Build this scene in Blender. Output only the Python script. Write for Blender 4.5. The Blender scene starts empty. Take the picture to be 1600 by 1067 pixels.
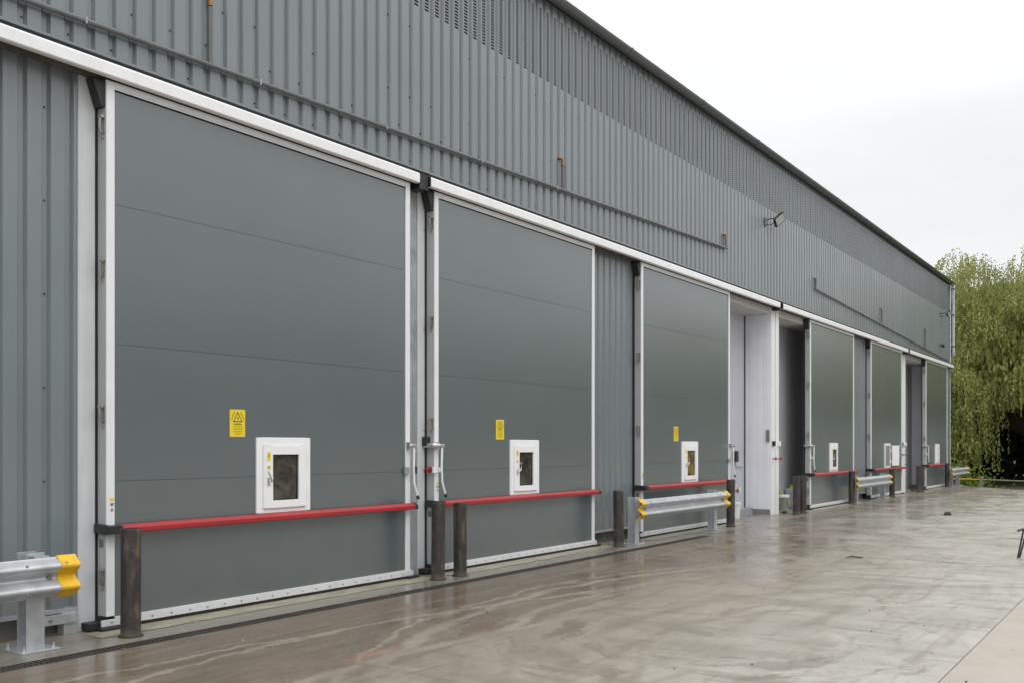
import bpy, bmesh, math, random
from math import radians as R, sin, cos, pi
from mathutils import Vector, Matrix
random.seed(7)
C = bpy.context.scene.collection
# ------------------------------------------------------------------ camera, sky, sun, exposure
TH = R(34.786); CAMY = -7.808; EYE = 1.6
cam = bpy.data.objects.new('camera', bpy.data.cameras.new('camera')); C.objects.link(cam)
cam.location = (0, CAMY, EYE); cam.rotation_euler = (R(90), 0, TH - R(90))
cam.data.sensor_width = 36; cam.data.lens = 33.75; cam.data.shift_y = 163/1600
cam.data.clip_start = .05; cam.data.clip_end = 3000
bpy.context.scene.camera = cam
sc = bpy.context.scene
sc.view_settings.view_transform = 'Standard'; sc.view_settings.look = 'None'
sc.view_settings.exposure = 0.0; sc.view_settings.gamma = 1; sc.view_settings.use_curve_mapping = False
SUN_EL, SUN_AZ = 52, 215     # overcast, high, from behind the left of the camera
w = bpy.data.worlds.new('World'); sc.world = w; w.use_nodes = True
nt = w.node_tree; nt.nodes.clear()
def wn(t, **k):
    n = nt.nodes.new(t)
    for a, b in k.items(): setattr(n, a, b)
    return n
out = wn('ShaderNodeOutputWorld'); bg = wn('ShaderNodeBackground')
sky = wn('ShaderNodeTexSky'); sky.sky_type = 'NISHITA'; sky.sun_disc = False
sky.sun_elevation = R(SUN_EL); sky.sun_rotation = R(SUN_AZ); sky.air_density = 1; sky.dust_density = 3
hs = wn('ShaderNodeHueSaturation'); hs.inputs['Saturation'].default_value = .12; hs.inputs['Value'].default_value = .9
tc = wn('ShaderNodeTexCoord'); sx = wn('ShaderNodeSeparateXYZ')
mr = wn('ShaderNodeMapRange'); mr.inputs['From Min'].default_value = 0; mr.inputs['From Max'].default_value = 1
mr.inputs['To Min'].default_value = 0; mr.inputs['To Max'].default_value = 1
cr = wn('ShaderNodeValToRGB')
e = cr.color_ramp.elements
e[0].position = 0; e[0].color = (.41, .42, .435, 1)
e[1].position = 1; e[1].color = (1, 1, 1, 1)
for p_, v in ((.10, .44), (.3, .48), (.42, .57), (.55, .74), (.75, .92)):
    q = e.new(p_); q.color = (v*.98, v*.992, v*1.005, 1)
cl = wn('ShaderNodeTexNoise'); cl.inputs['Scale'].default_value = 2.2; cl.inputs['Detail'].default_value = 6; cl.inputs['Roughness'].default_value = .55
mpn = wn('ShaderNodeMapping'); mpn.inputs['Scale'].default_value = (1, 1, 3.2)
cm = wn('ShaderNodeMapRange'); cm.inputs['From Min'].default_value = .3; cm.inputs['From Max'].default_value = .7
cm.inputs['To Min'].default_value = .935; cm.inputs['To Max'].default_value = 1.06
mul = wn('ShaderNodeVectorMath', operation='MULTIPLY')
sc2 = wn('ShaderNodeVectorMath', operation='SCALE'); sc2.inputs['Scale'].default_value = 21.5
mx = wn('ShaderNodeMix', data_type='RGBA'); mx.inputs[0].default_value = .88
L = nt.links.new
L(tc.outputs['Generated'], sx.inputs[0]); L(sx.outputs['Z'], mr.inputs['Value']); L(mr.outputs[0], cr.inputs[0])
L(tc.outputs['Generated'], mpn.inputs[0]); L(mpn.outputs[0], cl.inputs['Vector']); L(cl.outputs['Fac'], cm.inputs['Value'])
L(cr.outputs[0], mul.inputs[0]); L(cm.outputs[0], mul.inputs[1]); L(mul.outputs[0], sc2.inputs[0])
L(sky.outputs[0], hs.inputs['Color']); L(hs.outputs[0], mx.inputs[6]); L(sc2.outputs[0], mx.inputs[7])
L(mx.outputs[2], bg.inputs['Color']); bg.inputs['Strength'].default_value = .1
L(bg.outputs[0], out.inputs['Surface'])
sun = bpy.data.objects.new('sun', bpy.data.lights.new('sun', 'SUN')); C.objects.link(sun)
sun.data.energy = .85; sun.data.angle = R(30); sun.data.color = (1, .97, .93)
sd = Vector((cos(R(SUN_EL))*sin(R(SUN_AZ)), cos(R(SUN_EL))*cos(R(SUN_AZ)), sin(R(SUN_EL))))
sun.rotation_euler = (-sd).to_track_quat('-Z', 'Y').to_euler()

# ------------------------------------------------------------------ materials
class NT:
    def __init__(s, name):
        s.m = bpy.data.materials.new(name); s.m.use_nodes = True
        s.t = s.m.node_tree; s.b = s.t.nodes['Principled BSDF']
    def n(s, t, **k):
        q = s.t.nodes.new('ShaderNode'+t)
        for a, b in k.items(): setattr(q, a, b)
        return q
    def l(s, a, b): s.t.links.new(a, b)
    def pos(s):
        return s.n('NewGeometry').outputs['Position']
    def obj(s): return s.n('TexCoord').outputs['Object']
    def map(s, v, scale=(1,1,1), rot=(0,0,0), loc=(0,0,0)):
        q = s.n('Mapping'); q.inputs['Scale'].default_value = scale; q.inputs['Rotation'].default_value = rot; q.inputs['Location'].default_value = loc
        s.l(v, q.inputs[0]); return q.outputs[0]
    def noise(s, v, scale=5, detail=4, rough=.55, dist=0):
        q = s.n('TexNoise'); q.inputs['Scale'].default_value = scale; q.inputs['Detail'].default_value = detail
        q.inputs['Roughness'].default_value = rough; q.inputs['Distortion'].default_value = dist
        s.l(v, q.inputs['Vector']); return q.outputs['Fac']
    def mr(s, v, a, b, c, d, smooth=False):
        q = s.n('MapRange'); 
        if smooth: q.interpolation_type = 'SMOOTHSTEP'
        for i, x in zip(('From Min', 'From Max', 'To Min', 'To Max'), (a, b, c, d)): q.inputs[i].default_value = x
        s.l(v, q.inputs['Value']); return q.outputs[0]
    def math(s, op, a, b=None, c=None):
        q = s.n('Math', operation=op)
        for i, x in enumerate((a, b, c)):
            if x is None: continue
            if isinstance(x, (int, float)): q.inputs[i].default_value = x
            else: s.l(x, q.inputs[i])
        return q.outputs[0]
    def mix(s, f, a, b, mode='MIX'):
        q = s.n('Mix', data_type='RGBA', blend_type=mode)
        for i, x in ((0, f), (6, a), (7, b)):
            if isinstance(x, (int, float)): q.inputs[i].default_value = x if i == 0 else (x, x, x, 1)
            elif isinstance(x, tuple): q.inputs[i].default_value = (*x, 1) if len(x) == 3 else x
            else: s.l(x, q.inputs[i])
        return q.outputs[2]
    def bump(s, h, st=.1, dist=.01):
        q = s.n('Bump'); q.inputs['Strength'].default_value = st; q.inputs['Distance'].default_value = dist
        s.l(h, q.inputs['Height']); s.l(q.outputs[0], s.b.inputs['Normal'])
    def set(s, **k):
        names = dict(color='Base Color', rough='Roughness', metal='Metallic', spec='Specular IOR Level', coat='Coat Weight', sub='Subsurface Weight')
        for a, b in k.items():
            i = s.b.inputs[names[a]]
            if isinstance(b, tuple): i.default_value = (*b, 1)
            elif isinstance(b, (int, float)): i.default_value = b
            else: s.l(b, i)
        return s
def paint(name, col, rough=.4, var=.12, dirt=0., dirtcol=(.1,.085,.06), metal=0, scale=3, spec=.5, bump=0, streak=True):
    t = NT(name); p = t.pos()
    n1 = t.noise(p, scale, 5); n2 = t.noise(t.map(p, (9, 9, .7) if streak else (4, 4, 4)), 1.6, 5, .6)
    d = tuple(c*(1-var) for c in col); u = tuple(min(1, c*(1+var)) for c in col)
    c = t.mix(t.mr(n1, .3, .7, 0, 1), d, u)
    if dirt: c = t.mix(t.mr(n2, .5, .8, 0, dirt), c, dirtcol)
    t.set(color=c, rough=t.mr(n2, .3, .7, rough*.85, min(1, rough*1.25)), metal=metal, spec=spec)
    if bump: t.bump(t.noise(p, bump, 3), .15, .002)
    return t.m
M = {}
# cladding: satin grey polyester coat
def clad(name, col, rough):
    t = NT(name); p = t.pos()
    n1 = t.noise(p, .7, 3); n2 = t.noise(t.map(p, (14, 14, .5)), 1, 5, .6); n3 = t.noise(p, 40, 2)
    c = t.mix(t.mr(n1, .3, .7, 0, 1), tuple(x*.94 for x in col), tuple(x*1.06 for x in col))
    oi = t.n('ObjectInfo'); hsv = t.n('HueSaturation'); t.l(c, hsv.inputs['Color']); t.l(t.mr(oi.outputs['Random'], 0, 1, .955, 1.045), hsv.inputs['Value']); c = hsv.outputs[0]
    c = t.mix(t.mr(n2, .5, .85, 0, .22), c, (.13, .13, .12))
    z = t.n('SeparateXYZ'); t.l(p, z.inputs[0])
    low = t.math('MULTIPLY', t.mr(z.outputs['Z'], .1, .75, 1, 0), t.mr(t.noise(p, 3, 5), .35, .7, .1, .6))
    c = t.mix(low, c, (.17, .15, .12))
    t.set(color=c, rough=t.math('ADD', t.mr(n2, .3, .7, rough*.85, rough*1.2), t.mr(low, 0, 1, 0, .25)), spec=.5)
    return t
t = clad('cladding_grey', (.150, .178, .189), .32); t.set(spec=1.0, coat=.35); t.b.inputs['Coat Roughness'].default_value = .25; t.bump(t.noise(t.map(t.pos(), (1, 1, .35)), 1.5, 3), .2, .012); M['clad'] = t.m
t = NT('door_panel_grey'); p = t.pos(); n1 = t.noise(p, .8, 3); n2 = t.noise(p, 1.1, 4, .6)
z = t.n('SeparateXYZ'); t.l(p, z.inputs[0])
c = t.mix(t.mr(n1, .3, .7, 0, 1), (.083, .106, .114), (.089, .112, .120)); c = t.mix(t.mr(t.noise(t.map(p, (2, 2, .6)), 1.6, 3), .5, .8, 0, .06), c, (.15, .14, .12))
low = t.math('MULTIPLY', t.mr(z.outputs['Z'], .05, .5, .5, 0), t.mr(t.noise(p, 3, 5), .35, .7, .2, 1)); c = t.mix(low, c, (.15, .14, .12))
t.set(color=c, rough=t.mr(n2, .3, .7, .28, .33), spec=1.0, coat=.9); t.b.inputs['Coat Roughness'].default_value = .24
M['panel'] = t.m
M['white'] = paint('white_aluminium', (.80, .81, .82), .32, .03, .15, (.40, .39, .36))
M['frame'] = paint('silver_frame', (.74, .76, .78), .36, .04, .15, (.35, .34, .32))
M['side'] = paint('door_edge_shaded', (.38, .39, .40), .42, .04, .15, (.3, .29, .27))  # frame silver taken darker, shade of the leaf's side face put into the colour
M['railgrey'] = paint('dull_aluminium', (.60, .61, .62), .38, .05, .3, (.3, .28, .25))
M['downpipe'] = paint('lilac_grey_plastic', (.50, .50, .56), .4, .05)
M['post'] = paint('post_silver_grey', (.56, .58, .60), .42, .06, .25, (.3, .29, .27))
M['latch'] = paint('bright_latch_metal', (.34, .33, .31), .3, .25, metal=.6)
M['shadewall'] = paint('shaded_white_wall', (.42, .42, .44), .5, .05)  # white back wall in shade, the shade mixed into its grey
M['galv'] = paint('galvanised_steel', (.50, .52, .54), .38, .16, .3, (.32, .33, .33), .55, 7, streak=False)
M['galvdull'] = paint('weathered_galvanised', (.33, .35, .37), .5, .25, .5, (.2, .2, .2), .3, 4)
M['black'] = paint('black_plastic', (.02, .02, .022), .45, .2)
M['rubber'] = paint('black_rubber', (.012, .012, .013), .7, .2)
M['red'] = paint('red_paint', (.35, .018, .024), .42, .12, .45, (.16, .05, .045))
M['yellow'] = paint('yellow_plastic', (.74, .45, .015), .45, .08, .4, (.35, .25, .06))
M['sign_yellow'] = paint('sign_yellow', (.78, .60, .02), .4, .05, .1, (.5, .4, .1))
M['ink'] = paint('black_ink', (.02, .015, .005), .5, .1)
M['inksoft'] = paint('faded_ink', (.22, .16, .01), .5, .1)
M['hatch'] = paint('white_upvc', (.82, .83, .84), .3, .02, .04, (.6, .58, .54))
M['silver'] = paint('brushed_metal', (.6, .6, .58), .3, .1, metal=.9)
M['dull'] = paint('dull_latch_metal', (.30, .29, .27), .4, .2, metal=.8)
M['soffit'] = paint('grimy_track', (.13, .115, .095), .6, .3, .4, (.05, .045, .04))
M['darkflash'] = paint('dark_flashing', (.045, .053, .06), .4, .1)
M['gutter'] = paint('gutter_grey', (.085, .092, .098), .33, .1, .2, (.12, .12, .11))
M['copper'] = paint('orange_copper', (.34, .17, .07), .4, .3, metal=.3, scale=12)
M['pipe'] = paint('grey_conduit', (.13, .14, .14), .4, .15, .4, (.2, .2, .19))
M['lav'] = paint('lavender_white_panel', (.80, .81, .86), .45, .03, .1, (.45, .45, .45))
M['lavd'] = paint('shaded_lavender_lining', (.46, .46, .52), .5, .04, .1, (.35, .35, .35))  # darker copy of the lavender panel, recess shade put into the colour
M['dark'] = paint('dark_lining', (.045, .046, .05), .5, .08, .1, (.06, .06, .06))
M['ceil'] = paint('white_soffit_lining', (.55, .55, .54), .5, .04, .3, (.3, .29, .27))
M['plinth'] = paint('concrete_plinth', (.14, .13, .115), .7, .25, .5, (.08, .075, .06), bump=30)
M['kerbgrey'] = paint('grey_kickboard', (.22, .22, .21), .6, .1, .3)
M['roof'] = paint('roof_sheet', (.12, .13, .135), .5, .1)
M['plate_dark'] = paint('lamp_glass', (.36, .38, .38), .25, .1)
M['bucket'] = paint('white_bucket', (.70, .70, .70), .4, .04, .2, (.4, .38, .33))
M['lime'] = paint('lime_label', (.26, .33, .05), .4, .1)
M['skin'] = paint('skin', (.40, .22, .17), .5, .1, streak=False)
M['cloth'] = paint('grey_work_cloth', (.11, .11, .115), .9, .15, bump=60, streak=False)
M['hair'] = paint('brown_hair', (.05, .03, .02), .6, .2)
M['wood'] = paint('weathered_wood', (.28, .24, .18), .8, .2, .4, bump=25)
M['yellowrail'] = paint('yellow_rail', (.65, .38, .03), .5, .1)
M['tape'] = paint('blue_tint', (.35, .38, .6), .5, .1)
M['clod'] = paint('dark_clod', (.035, .03, .025), .9, .3, bump=50, streak=False)
M['twig'] = paint('red_brown_leaf', (.10, .05, .035), .8, .3, streak=False)
# dark steel bollards with mud
t = NT('bollard_steel'); p = t.pos()
z = t.n('SeparateXYZ'); t.l(p, z.inputs[0])
n1 = t.noise(t.map(p, (3, 3, 1.2)), 3.2, 6, .65, .6); n2 = t.noise(p, 14, 4)
c = t.mix(t.mr(n2, .3, .7, 0, 1), (.034, .031, .031), (.060, .054, .052))
dm = t.math('MULTIPLY', t.mr(n1, .52, .68, 0, .75), t.mr(n2, .3, .6, .5, 1))
c = t.mix(dm, c, (.17, .135, .085))
c = t.mix(t.mr(z.outputs['Z'], -.02, .06, .7, 0), c, (.16, .14, .11))
t.set(color=c, rough=t.mr(n1, .3, .7, .28, .6), metal=.25); t.bump(n2, .2, .004); M['bollard'] = t.m
# glass of hatches
t = NT('dirty_glass'); p = t.pos(); n1 = t.noise(p, 6, 6, .65, 1.2)
t.set(color=t.mix(t.mr(n1, .35, .72, 0, 1), (.006, .006, .005), (.10, .09, .072)), rough=.12, spec=.6); M['glass'] = t.m
t = NT('amber_dirty_glass'); p = t.pos(); n1 = t.noise(p, 5, 6, .6, .6)
t.set(color=t.mix(t.mr(n1, .35, .65, 0, 1), (.06, .045, .02), (.30, .19, .04)), rough=.15); M['glass2'] = t.m

# ---- concrete of the yard
def concrete(name):
    t = NT(name); p = t.pos(); s = t.n('SeparateXYZ'); t.l(p, s.inputs[0]); X, Y = s.outputs['X'], s.outputs['Y']
    big = t.noise(p, .35, 5, .6); mid = t.noise(p, 1.3, 6, .65, .5)
    # streaks lie across the yard like broom and squeegee marks
    st = t.noise(t.map(p, (1.9, .35, 1), rot=(0, 0, R(-14))), 1.5, 7, .68, .5)
    fine = t.noise(p, 28, 5, .7); grit = t.noise(p, 160, 2)
    st2 = t.noise(t.map(p, (.5, 3.2, 1), rot=(0, 0, R(12))), 1.5, 7, .68, 1.2)   # wheel-drawn smears along the wall
    # muddy wet band along the building, edge wandering
    edge = t.math('ADD', t.math('MULTIPLY', t.math('SUBTRACT', mid, .5), 1.2), t.math('MULTIPLY', t.math('SUBTRACT', big, .5), 2.4))
    edge = t.math('ADD', edge, t.math('MULTIPLY', t.math('SUBTRACT', st2, .5), 2.8))
    # curved scrape marks left by turning wheels
    ddx = t.math('SUBTRACT', X, 7.9); ddy = t.math('SUBTRACT', Y, -4.6)
    rr = t.math('SQRT', t.math('ADD', t.math('MULTIPLY', ddx, ddx), t.math('MULTIPLY', t.math('MULTIPLY', ddy, ddy), 1.5)))
    cv = t.n('CombineXYZ'); t.l(t.math('ADD', t.math('MULTIPLY', rr, 3.2), t.math('MULTIPLY', mid, 2.2)), cv.inputs[0])
    t.l(t.math('MULTIPLY', t.math('DIVIDE', ddx, t.math('ADD', rr, .3)), 1.5), cv.inputs[1]); t.l(t.math('MULTIPLY', t.math('DIVIDE', ddy, t.math('ADD', rr, .3)), 1.5), cv.inputs[2])
    cur = t.noise(cv.outputs[0], 1.25, 8, .66, .35)
    curf = t.math('MULTIPLY', t.mr(rr, 2.6, 4.6, 1, 0, True), t.mr(rr, .5, 1.6, 0, 1, True))
    curf = t.math('MULTIPLY', curf, t.mr(ddx, -1.2, 1.6, 1, 0, True))
    curf = t.math('MULTIPLY', curf, t.mr(t.noise(t.map(p, (1, 1, 1), loc=(5, 3, 0)), .9, 4), .38, .6, .15, .9))
    edge = t.math('ADD', edge, t.math('MULTIPLY', t.math('MULTIPLY', t.math('SUBTRACT', cur, .5), curf), 3.6))
    yy = t.math('ADD', Y, edge)
    mud = t.mr(yy, -3.5, -2.3, 0, 1, True)
    mud = t.math('MULTIPLY', mud, t.mr(X, 10, 24, 1, .38))
    strip = t.math('MULTIPLY', t.mr(t.math('ADD', Y, t.math('MULTIPLY', t.math('SUBTRACT', mid, .5), .5)), -1.55, -1.35, 0, 1), t.mr(X, 14, 17, 0, .8))
    mud = t.math('MAXIMUM', mud, strip)
    def ring(cx, cy, r0, wd, amp):
        dx = t.math('SUBTRACT', X, cx); dy = t.math('SUBTRACT', Y, cy)
        r = t.math('SQRT', t.math('ADD', t.math('MULTIPLY', dx, dx), t.math('MULTIPLY', dy, dy)))
        r = t.math('ADD', r, t.math('MULTIPLY', t.math('SUBTRACT', mid, .5), .45))
        d = t.math('ABSOLUTE', t.math('SUBTRACT', r, r0))
        return t.math('MULTIPLY', t.mr(d, 0, wd, amp, 0, True), t.mr(st2, .34, .54, .25, 1))
    tr = ring(9.0, -9.5, 6.6, .12, 1)
    for a in ((9.0, -9.5, 6.95, .09, .9), (9.0, -9.5, 7.5, .10, .8), (9.0, -9.5, 7.75, .05, .8), (5.5, -12.0, 9.2, .12, .8), (5.5, -12.0, 10.3, .06, .7), (8.2, -8.2, 4.6, .16, .9), (8.2, -8.2, 4.1, .08, .9), (7.6, -7.4, 3.3, .10, .9), (16, -17, 13.0, .07, .6), (2, -30, 28.6, .05, .9)):
        tr = t.math('MAXIMUM', tr, ring(*a))
    warm = t.mr(yy, -6.2, -3.4, 0, 1, True)
    pale = t.mix(t.mr(mid, .3, .7, 0, 1), (.375, .355, .315), (.475, .455, .415))
    wpale = t.mix(t.mr(mid, .3, .7, 0, 1), (.245, .215, .162), (.335, .30, .24))
    pale = t.mix(t.math('MULTIPLY', warm, t.mr(X, 12, 22, 1, .15)), pale, wpale)
    pale = t.mix(t.mr(st, .52, .60, 0, .38), pale, (.215, .19, .15))
    pale = t.mix(t.mr(st2, .54, .62, 0, .36), pale, (.20, .17, .13))
    wet = t.mix(t.mr(st2, .3, .7, 0, 1), (.118, .090, .064), (.215, .172, .130))
    wet = t.mix(t.mr(tr, 0, .6, 0, .85), wet, (.33, .29, .235))
    dk = t.mix(t.mr(tr, .1, .8, 0, .38), pale, (.18, .145, .11))
    dk = t.mix(t.math('MULTIPLY', t.mr(cur, .52, .57, 0, .8), curf), dk, (.185, .155, .12))
    wet = t.mix(t.math('MULTIPLY', t.mr(cur, .43, .48, .65, 0), curf), wet, (.29, .26, .215))
    c = t.mix(mud, dk, wet)
    # damp puddle smears
    pz = t.noise(t.map(p, (.9, .33, 1), rot=(0, 0, R(-10)), loc=(3, 1, 0)), 1.1, 6, .6, .8)
    pud = t.math('MULTIPLY', t.mr(pz, .58, .67, 0, 1, True), t.mr(X, 8, 16, .15, .8))
    c = t.mix(t.math('MULTIPLY', pud, .45), c, (.15, .14, .11))
    c = t.mix(t.mr(fine, .35, .7, .0, .16), c, (.12, .11, .09))
    vo = t.n('TexVoronoi', feature='DISTANCE_TO_EDGE'); vo.inputs['Scale'].default_value = .23; t.l(t.map(p, (1, 1, 1), loc=(.3, .7, 0)), vo.inputs['Vector'])
    vadd = t.math('ADD', vo.outputs['Distance'], t.math('MULTIPLY', t.math('SUBTRACT', t.noise(p, 2.5, 6, .7), .5), .10))
    c = t.mix(t.math('MULTIPLY', t.mr(t.math('ABSOLUTE', vadd), 0, .0035, .55, 0), t.mr(big, .48, .55, 0, 1)), c, (.10, .09, .07))
    c = t.mix(t.mr(t.noise(p, 7, 6, .75), .50, .72, 0, .22), c, (.15, .13, .10))
    c = t.mix(t.mr(t.noise(t.map(p, (1.6, .28, 1), rot=(0, 0, R(-12)), loc=(9, 4, 0)), 1.7, 8, .7, .4), .57, .62, 0, .38), c, (.13, .11, .082))
    sp = t.mr(grit, .64, .72, 0, .5); c = t.mix(sp, c, (.10, .09, .075))
    # an orange marker smear
    dx = t.math('MULTIPLY', t.math('SUBTRACT', X, 5.54), 1.6); dy = t.math('MULTIPLY', t.math('SUBTRACT', Y, -2.62), 9)
    r = t.math('SQRT', t.math('ADD', t.math('MULTIPLY', dx, dx), t.math('MULTIPLY', dy, dy)))
    c = t.mix(t.math('MULTIPLY', t.mr(r, .1, .9, .32, 0, True), t.mr(fine, .35, .6, .3, 1)), c, (.55, .18, .10))
    # wetness drives gloss
    wn_ = t.mr(t.noise(p, .9, 5, .6, .8), .38, .62, 0, 1, True)
    rg = t.mix(t.math('MAXIMUM', mud, t.math('MULTIPLY', t.mr(yy, -4.4, -2.6, 0, 1, True), t.mr(X, 9, 12, 0, .9))), t.mr(wn_, 0, 1, .30, .48), t.mr(wn_, 0, 1, .14, .34))
    rg = t.mix(t.math('MULTIPLY', pud, .7), rg, .2)
    t.set(color=c, rough=rg, spec=.5)
    t.bump(t.math('ADD', t.math('MULTIPLY', fine, .5), t.math('MULTIPLY', st, .5)), .10, .005)
    return t.m
M['concrete'] = concrete('yard_concrete')
t = NT('apron_concrete'); p = t.pos(); a = t.noise(t.map(p, (.6, 1.6, 1)), 1.4, 6, .6, .5); f = t.noise(p, 30, 5, .7)
c = t.mix(t.mr(a, .3, .7, 0, 1), (.165, .155, .125), (.26, .245, .205)); c = t.mix(t.mr(f, .45, .75, 0, .2), c, (.08, .075, .06))
t.set(color=c, rough=t.mr(a, .35, .65, .18, .42)); t.bump(f, .05, .002); M['apron'] = t.m
t = NT('yellow_stained_concrete'); p = t.pos(); a = t.noise(t.map(p, (1, 3, 1)), 3, 6, .7, .5)
c = t.mix(t.mr(a, .35, .65, 0, 1), (.20, .19, .14), (.38, .365, .26)); t.set(color=c, rough=.4); M['yellowstrip'] = t.m
t = NT('buff_aggregate'); p = t.pos(); a = t.noise(p, 2, 5, .6); v = t.n('TexVoronoi'); v.inputs['Scale'].default_value = 70; t.l(p, v.inputs['Vector'])
c = t.mix(t.mr(a, .3, .7, 0, 1), (.36, .315, .26), (.46, .42, .365)); c = t.mix(t.mr(t.noise(p, 60, 4, .8), .35, .75, 0, .5), c, (.22, .185, .14))
c = t.mix(t.mr(v.outputs['Distance'], 0, .2, .25, 0), c, (.7, .66, .6))
c = t.mix(t.mr(t.noise(p, .9, 6, .7), .42, .62, .1, .45), c, (.38, .36, .33)); t.set(color=c, rough=.55); t.bump(t.noise(p, 60, 4), .3, .006); M['buff'] = t.m
t = NT('rough_grass'); p = t.pos(); a = t.noise(p, .5, 6, .65); f = t.noise(p, 15, 5, .8)
c = t.mix(t.mr(a, .3, .7, 0, 1), (.045, .055, .02), (.10, .10, .045)); c = t.mix(t.mr(f, .4, .7, 0, .6), c, (.03, .04, .012)); t.set(color=c, rough=.9); M['grass'] = t.m
def leafmat(name, a, b, d, tr=.35):
    t = NT(name); g = t.n('NewGeometry'); p = g.outputs['Position']; ri = g.outputs['Random Per Island']
    n = t.noise(p, .8, 4, .6)
    c = t.mix(t.mr(n, .38, .62, 0, 1), a, b); c = t.mix(t.mr(ri, 0, 1, 0, .6), c, d)
    t.set(color=c, rough=.5, spec=.25)
    tl = t.n('BsdfTranslucent'); t.l(c, tl.inputs['Color']); ms = t.n('MixShader'); ms.inputs[0].default_value = tr
    t.l(t.b.outputs[0], ms.inputs[1]); t.l(tl.outputs[0], ms.inputs[2]); t.l(ms.outputs[0], t.t.nodes['Material Output'].inputs[0])
    return t.m
M['willow'] = leafmat('willow_leaves', (.25, .28, .085), (.44, .45, .15), (.17, .20, .06))
M['hedge'] = leafmat('dark_leaves', (.028, .045, .018), (.055, .08, .025), (.04, .055, .018), .2)
M['ivy'] = leafmat('bright_leaves', (.10, .17, .03), (.20, .26, .05), (.09, .14, .02))
M['bark'] = paint('bark', (.07, .055, .04), .9, .3, bump=20)

# ------------------------------------------------------------------ mesh helpers
class MB:
    def __init__(s): s.v = []; s.f = []; s.mi = []
    def face(s, pts, mi=0):
        b = len(s.v); s.v += [tuple(p) for p in pts]; s.f.append(tuple(range(b, b+len(pts)))); s.mi.append(mi); return s
    def box(s, x0, x1, y0, y1, z0, z1, mi=0, mat=None):
        P = [Vector(q) for q in ((x0,y0,z0),(x1,y0,z0),(x1,y1,z0),(x0,y1,z0),(x0,y0,z1),(x1,y0,z1),(x1,y1,z1),(x0,y1,z1))]
        if mat is not None: P = [mat @ q for q in P]
        b = len(s.v); s.v += [tuple(q) for q in P]
        for f in ((0,3,2,1),(4,5,6,7),(0,1,5,4),(1,2,6,5),(2,3,7,6),(3,0,4,7)): s.f.append(tuple(b+i for i in f)); s.mi.append(mi)
        return s
    def prism(s, prof, a, b_, axis='x', mi=0, caps=True):      # closed profile (u,v) extruded along an axis
        def pt(u, v, t):
            return (t, u, v) if axis == 'x' else ((u, t, v) if axis == 'y' else (u, v, t))
        n = len(prof); b = len(s.v)
        s.v += [pt(u, v, a) for u, v in prof] + [pt(u, v, b_) for u, v in prof]
        for i in range(n):
            j = (i+1) % n; s.f.append((b+i, b+j, b+n+j, b+n+i)); s.mi.append(mi)
        if caps: s.f.append(tuple(range(b+n-1, b-1, -1))); s.f.append(tuple(range(b+n, b+2*n))); s.mi += [mi, mi]
        return s
    def tube(s, pts, rad, n=10, caps=True, mi=0):
        pts = [Vector(p) for p in pts]; rs = rad if isinstance(rad, (list, tuple)) else [rad]*len(pts)
        b = len(s.v); up = Vector((0, 0, 1))
        for i, p in enumerate(pts):
            d = (pts[min(i+1, len(pts)-1)] - pts[max(i-1, 0)]).normalized()
            a = d.cross(up if abs(d.z) < .95 else Vector((1, 0, 0))).normalized(); c = d.cross(a)
            for k in range(n):
                an = 2*pi*k/n; s.v.append(tuple(p + (a*cos(an) + c*sin(an))*rs[i]))
        for i in range(len(pts)-1):
            for k in range(n):
                k2 = (k+1) % n; s.f.append((b+i*n+k, b+i*n+k2, b+(i+1)*n+k2, b+(i+1)*n+k)); s.mi.append(mi)
        if caps:
            s.f.append(tuple(b+k for k in range(n-1, -1, -1))); s.f.append(tuple(b+(len(pts)-1)*n+k for k in range(n))); s.mi += [mi, mi]
        return s
    def lathe(s, prof, n=16, cx=0, cy=0, mi=0):               # (r,z) profile
        b = len(s.v)
        for r, z in prof:
            for k in range(n): s.v.append((cx+r*cos(2*pi*k/n), cy+r*sin(2*pi*k/n), z))
        for i in range(len(prof)-1):
            for k in range(n):
                k2 = (k+1) % n; s.f.append((b+i*n+k, b+i*n+k2, b+(i+1)*n+k2, b+(i+1)*n+k)); s.mi.append(mi)
        s.f.append(tuple(b+k for k in range(n-1, -1, -1))); s.f.append(tuple(b+(len(prof)-1)*n+k for k in range(n))); s.mi += [mi, mi]
        return s
    def mesh(s, name, mats, smooth=False):
        me = bpy.data.meshes.new(name); me.from_pydata(s.v, [], s.f); me.validate()
        if not isinstance(mats, (list, tuple)): mats = [mats]
        for m in mats: me.materials.append(m)
        if len(mats) > 1: me.polygons.foreach_set('material_index', s.mi)
        bm = bmesh.new(); bm.from_mesh(me); bmesh.ops.remove_doubles(bm, verts=bm.verts, dist=1e-5)
        if len(bm.faces) < 20000: bmesh.ops.recalc_face_normals(bm, faces=bm.faces)
        bm.to_mesh(me); bm.free()
        if smooth:
            me.polygons.foreach_set('use_smooth', [True]*len(me.polygons)); me.set_sharp_from_angle(angle=R(40))
        me.update(); return me
CACHE = {}
def ob(name, mb, mat, parent=None, loc=(0,0,0), rot=(0,0,0), bevel=0, smooth=False, key=None):
    if key and key in CACHE: me = CACHE[key]
    else:
        if callable(mb): mb = mb()
        me = mb.mesh(name, mat, smooth)
        if key: CACHE[key] = me
    o = bpy.data.objects.new(name, me); C.objects.link(o); o.parent = parent; o.location = loc; o.rotation_euler = rot
    if bevel:
        b = o.modifiers.new('bevel', 'BEVEL'); b.width = bevel; b.segments = 2; b.limit_method = 'ANGLE'; b.angle_limit = R(40)
    return o
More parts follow.
